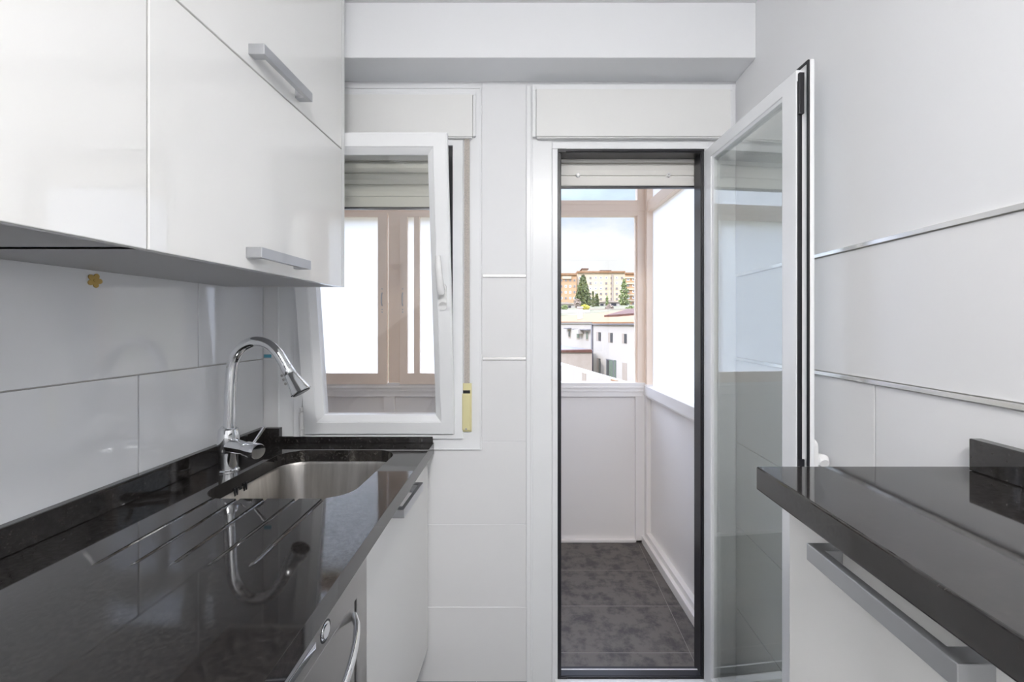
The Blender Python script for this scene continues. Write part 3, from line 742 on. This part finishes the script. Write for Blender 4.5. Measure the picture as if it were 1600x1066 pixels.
# white parapet descending to the right
A3 = (PX(862, 22.2), 22.2); B3 = (PX(962, 14.6), 14.6); zt = EYE - 2.0
t = thing('garden_parapet', 'white sunlit parapet wall running towards us below the houses', 'wall', (A3[0], A3[1], -5.5))
mb = MB(); dd = (Vector(B3)-Vector(A3)).normalized(); nn = Vector((-dd.y, dd.x))*.5
mb.prism([(A3[0], A3[1], -5.6), (B3[0], B3[1], -5.6), (B3[0]+nn.x, B3[1]+nn.y, -5.6), (A3[0]+nn.x, A3[1]+nn.y, -5.6)], (0, 0, zt+5.6)); mb.build('render', M['lwhite'], t)
on_facade(A3, B3, 910, 915.5, 583, 601, .02, 'vent', M['beige'], t, out=.02)
on_facade(A3, B3, 958, 966, 593.5, 596, .02, 'coping', M['lroof'], t, out=.1)

# apartments
def apartment(label, x0, x1, ytop, ybot, dist, mat, nx, ny, wpx, depth=14, pent=(), strips=()):
    z0, z1 = PZ(ybot, dist), PZ(ytop, dist)
    t = thing('apartment_building', label, 'building', (PX((x0+x1)/2, dist), dist, z0-8))
    b = MB(); b.box(PX(x0, dist), PX(x1, dist), dist, dist+depth, z0-8, z1); b.build('wall', mat, t)
    b = MB(); b.box(PX(x0-.6, dist), PX(x1+.6, dist), dist-.6, dist+depth, z1, z1+.6); b.build('roof', M['lroof'], t)
    dx = (x1-x0)/nx; dy = (ybot-ytop-6)/ny
    for i in range(nx):
        for j in range(ny):
            cx_ = x0+dx*(i+.5); cy_ = ytop+5+dy*(j+.35); r_ = random.random()
            f = MB(); f.box(PX(cx_-wpx, dist), PX(cx_+wpx, dist), dist-.12, dist+.05, PZ(cy_+1.9, dist), PZ(cy_-1.6, dist)); fo = f.build('window', M['beam'] if r_ > .4 else M['beige'], t)
            g = MB(); g.box(PX(cx_-wpx*.65, dist), PX(cx_+wpx*.55, dist), dist-.16, dist+.04, PZ(cy_+1.0, dist), PZ(cy_-1.2, dist)); g.build('pane', M['gutter'], fo)
    for a0, a1, yt in pent:
        b = MB(); b.box(PX(a0, dist), PX(a1, dist), dist+2, dist+8, z1, PZ(yt+1.5, dist)); b.build('penthouse', mat, t)
        b = MB(); b.box(PX(a0-1.5, dist), PX(a1+1.5, dist), dist+1.5, dist+9, PZ(yt+1.5, dist), PZ(yt, dist)); b.build('penthouse_roof', M['lroofd'], t)
    for a0, a1, y0_, y1_, m_ in strips:
        b = MB(); b.box(PX(a0, dist), PX(a1, dist), dist-.5, dist+.1, PZ(y1_, dist), PZ(y0_, dist)); b.build('balcony_band', m_, t)
apartment('cream apartment block with a terracotta roof on the hill', 902, 976, 426.5, 482, 150, M['cream'], 9, 6, 1.7, pent=[(911, 919, 418.5), (940, 955, 421.5)],
          strips=[(955.5, 957.3, 429, 472, M['beige'])])
apartment('tan and orange apartment block at the left end of the hill', 874, 901, 430, 482, 146, M['tan'], 4, 5, 1.6, strips=[(878.5, 892.5, 432, 436, M['cream'])])
apartment('orange apartment block with stacked balconies at the right', 977, 1012, 428.5, 482, 166, M['tan'], 4, 5, 2.0,
          strips=[(976.5, 1000, 433+9*k, 435.2+9*k, M['cream']) for k in range(5)])
# low villas in front
def villa(label, x0, x1, ytop, ybot, dist, wins):
    t = thing('small_villa', label, 'house', (PX((x0+x1)/2, dist), dist, PZ(ybot, dist)-4))
    b = MB(); b.box(PX(x0, dist), PX(x1, dist), dist, dist+6, PZ(ybot, dist)-4, PZ(ytop, dist)); b.build('wall', M['lwhite'], t)
    xm = (x0+x1)/2
    b = MB(); b.prism([P3(x0-1, ytop+.5, dist-.4), P3(x1+1, ytop+.5, dist-.4), P3(xm, ytop-3.2, dist-.4)], (0, 7, 0)); b.build('roof', M['beige'], t)
    for a0, a1, y0_, y1_ in wins:
        b = MB(); b.box(PX(a0, dist), PX(a1, dist), dist-.08, dist+.05, PZ(y1_, dist), PZ(y0_, dist)); b.build('window', M['hglass'], t)
villa('small white villa with shrubs below the tan block', 874, 897, 475, 486, 105, [(880, 884, 478, 481), (888, 892, 478, 481)])
villa('low white villa with a dark porch below the cream block', 935, 968, 472, 488, 112, [(938, 943, 475, 483), (946, 952, 475, 484), (955, 963, 474, 482)])
for xx0, xx1, yy0, yy1, dd_ in ((874, 922, 484, 491, 88), (922, 1012, 482.5, 490, 95)):
    mb = MB(); mb.box(PX(xx0, dd_), PX(xx1, dd_), dd_, dd_+.5, PZ(yy1, dd_)-3, PZ(yy0, dd_))
    tag(mb.build('hillside_wall', M['beige'] if xx0 > 900 else M['lwhite']), 'pale retaining wall on the hillside ' + ('right of the cypresses' if xx0 > 900 else 'below the dark conifer'), 'wall')
# trees
def tree(name, label, px, ytop, ybot, wpx, dist, mat, shape='cone', n=1400, leaf=.35, group=None, trunk=.25):
    base = P3(px, ybot, dist); H = PZ(ytop, dist)-PZ(ybot, dist); W = wpx/F*dist/2
    t = thing(name, label, 'tree', base, group=group)
    b = MB(); b.tube([(base[0], base[1], base[2]-1.5), (base[0], base[1], base[2]+H*.9)], [trunk, .05], 8); b.build('trunk', M['bark'], t)
    b = MB()
    for i in range(n):
        u = random.random()**(1.25)
        if shape == 'cone': rr = W*(1-u)**.75*min(1, .55+u*5)
        elif shape == 'tiers': rr = W*(1-u)**.6*(.35+.65*abs(math.sin(u*17)))
        elif shape == 'slim': rr = W*math.sin(PI*min(1, .15+u*.85))**.6
        else: u = random.random(); rr = W*math.sqrt(max(0, 1-(2*u-1)**2))
        a = random.uniform(0, 2*PI); r_ = rr*(random.uniform(.55, 1.05))
        c_ = Vector((base[0]+r_*math.cos(a), base[1]+r_*math.sin(a), base[2]+H*(u*.97+.02)))
        s_ = leaf*random.uniform(.6, 1.3)
        p = [c_+Vector((random.uniform(-1, 1), random.uniform(-1, 1), random.uniform(-1, 1)))*s_ for _ in range(4)]
        b.add(p, [(0, 1, 2), (0, 2, 3), (0, 3, 1), (1, 3, 2)])
    b.build('foliage', mat, t)
tree('conifer', 'large dark cone-shaped conifer before the apartment blocks', 911, 430.5, 481, 29, 118, M['leaf'], 'cone', 2600, .42)
tree('cypress', 'very slim dark cypress just right of the big conifer', 926.5, 455, 486, 4, 104, M['leaf'], 'slim', 420, .22)
tree('cypress', 'slightly wider olive cypress, second right of the big conifer', 932.5, 459, 485, 7, 106, M['leaf'], 'slim', 520, .26)
tree('cedar', 'tiered olive green cedar before the right apartment block', 975, 437, 486, 24, 126, M['leaf2'], 'tiers', 1100, .36)
tree('cypress', 'small thin cypress between the villa and the cypress pair', 948.5, 463, 480, 3.5, 108, M['leaf2'], 'slim', 220, .22)
def shrub(label, px, py0, py1, w_, dist, mat, n=260):
    base = P3(px, py1, dist); H = PZ(py0, dist)-PZ(py1, dist); W = w_/F*dist/2; b = MB()
    for i in range(n):
        v = Vector((random.gauss(0, 1), random.gauss(0, 1), random.gauss(0, 1))).normalized()*random.uniform(.6, 1)
        c_ = Vector((base[0]+v.x*W, base[1]+v.y*W*.6, base[2]+H/2+v.z*H/2))
        p = [c_+Vector((random.uniform(-1, 1), random.uniform(-1, 1), random.uniform(-1, 1)))*.25 for _ in range(4)]
        b.add(p, [(0, 1, 2), (0, 2, 3), (0, 3, 1), (1, 3, 2)])
    tag(b.build('shrub', mat), label, 'shrub')
shrub('yellow flowering shrub at the foot of the dark conifer', 914, 477, 485, 15, 92, M['yellow'])
shrub('bare greyish shrub left of the yellow one', 902, 467, 482, 11, 96, M['twig'])
shrub('green shrub left edge by the small villa', 882, 477, 485, 10, 94, M['leaf2'])
shrub('low twiggy shrub right of the cypress pair', 952, 476, 487, 14, 97, M['twig'])
shrub('dark low shrub under the cedar', 985, 478, 488, 16, 97, M['leaf2'])

# ================================================================= LIGHT
S = bpy.data.lights.new('sun', 'SUN'); S.energy = 2.4; S.angle = R(.6); S.color = (1, .95, .87)
so_ = bpy.data.objects.new('sun', S); COL.objects.link(so_); so_.location = (-5, -10, 20)
so_.rotation_euler = Vector((.50, .62, -.60)).to_track_quat('-Z', 'Y').to_euler()
W = bpy.data.worlds.new('sky'); SC.world = W; W.use_nodes = True; nt = W.node_tree; nt.nodes.clear()
out = nt.nodes.new('ShaderNodeOutputWorld'); bg = nt.nodes.new('ShaderNodeBackground'); nt.links.new(bg.outputs[0], out.inputs[0])
tc = nt.nodes.new('ShaderNodeTexCoord'); sx = nt.nodes.new('ShaderNodeSeparateXYZ'); nt.links.new(tc.outputs['Generated'], sx.inputs[0])
no = nt.nodes.new('ShaderNodeTexNoise'); no.inputs['Scale'].default_value = 5; no.inputs['Detail'].default_value = 7; no.inputs['Roughness'].default_value = .55
mp = nt.nodes.new('ShaderNodeMapping'); mp.inputs['Scale'].default_value = (1, 1, 2.6); mp.inputs['Location'].default_value = (.4, .2, .1)
nt.links.new(tc.outputs['Generated'], mp.inputs[0]); nt.links.new(mp.outputs[0], no.inputs['Vector'])
ad = nt.nodes.new('ShaderNodeMath'); ad.operation = 'MULTIPLY_ADD'; ad.inputs[1].default_value = .22; nt.links.new(no.outputs[0], ad.inputs[0]); nt.links.new(sx.outputs['Z'], ad.inputs[2])
r = nt.nodes.new('ShaderNodeValToRGB'); nt.links.new(ad.outputs[0], r.inputs[0])
E = r.color_ramp.elements; E[0].position = .0; E[0].color = (.2, .18, .16, 1); E[1].position = 1; E[1].color = (.98, 1.12, 1.50, 1)
for p, c_ in ((.09, (.16, .15, .14, 1)), (.14, (.185, .185, .19, 1)), (.30, (.21, .212, .215, 1)), (.37, (.135, .160, .200, 1)), (.46, (.20, .25, .33, 1)), (.56, (.84, .98, 1.38, 1)), (.75, (.98, 1.12, 1.50, 1))):
    e_ = E.new(p); e_.color = c_
nt.links.new(r.outputs[0], bg.inputs[0]); bg.inputs[1].default_value = 4.2

# ================================================================= CAMERA
cam = bpy.data.cameras.new('camera'); cam.sensor_width = 36; cam.lens = F*36/1600; cam.shift_x = -(CX-800)/1600; cam.shift_y = -(533-CY)/1600
cam.clip_start = .02; cam.clip_end = 600
co = bpy.data.objects.new('camera', cam); COL.objects.link(co); co.location = (0, 0, EYE); co.rotation_euler = (PI/2, 0, 0); SC.camera = co
vs_ = SC.view_settings; vs_.view_transform = 'Standard'; vs_.look = 'None'; vs_.gamma = 1; vs_.exposure = .30; vs_.use_curve_mapping = False
try:
    SC.cycles.transparent_max_bounces = 32; SC.cycles.max_bounces = 14; SC.cycles.diffuse_bounces = 8; SC.cycles.glossy_bounces = 6
except Exception: pass
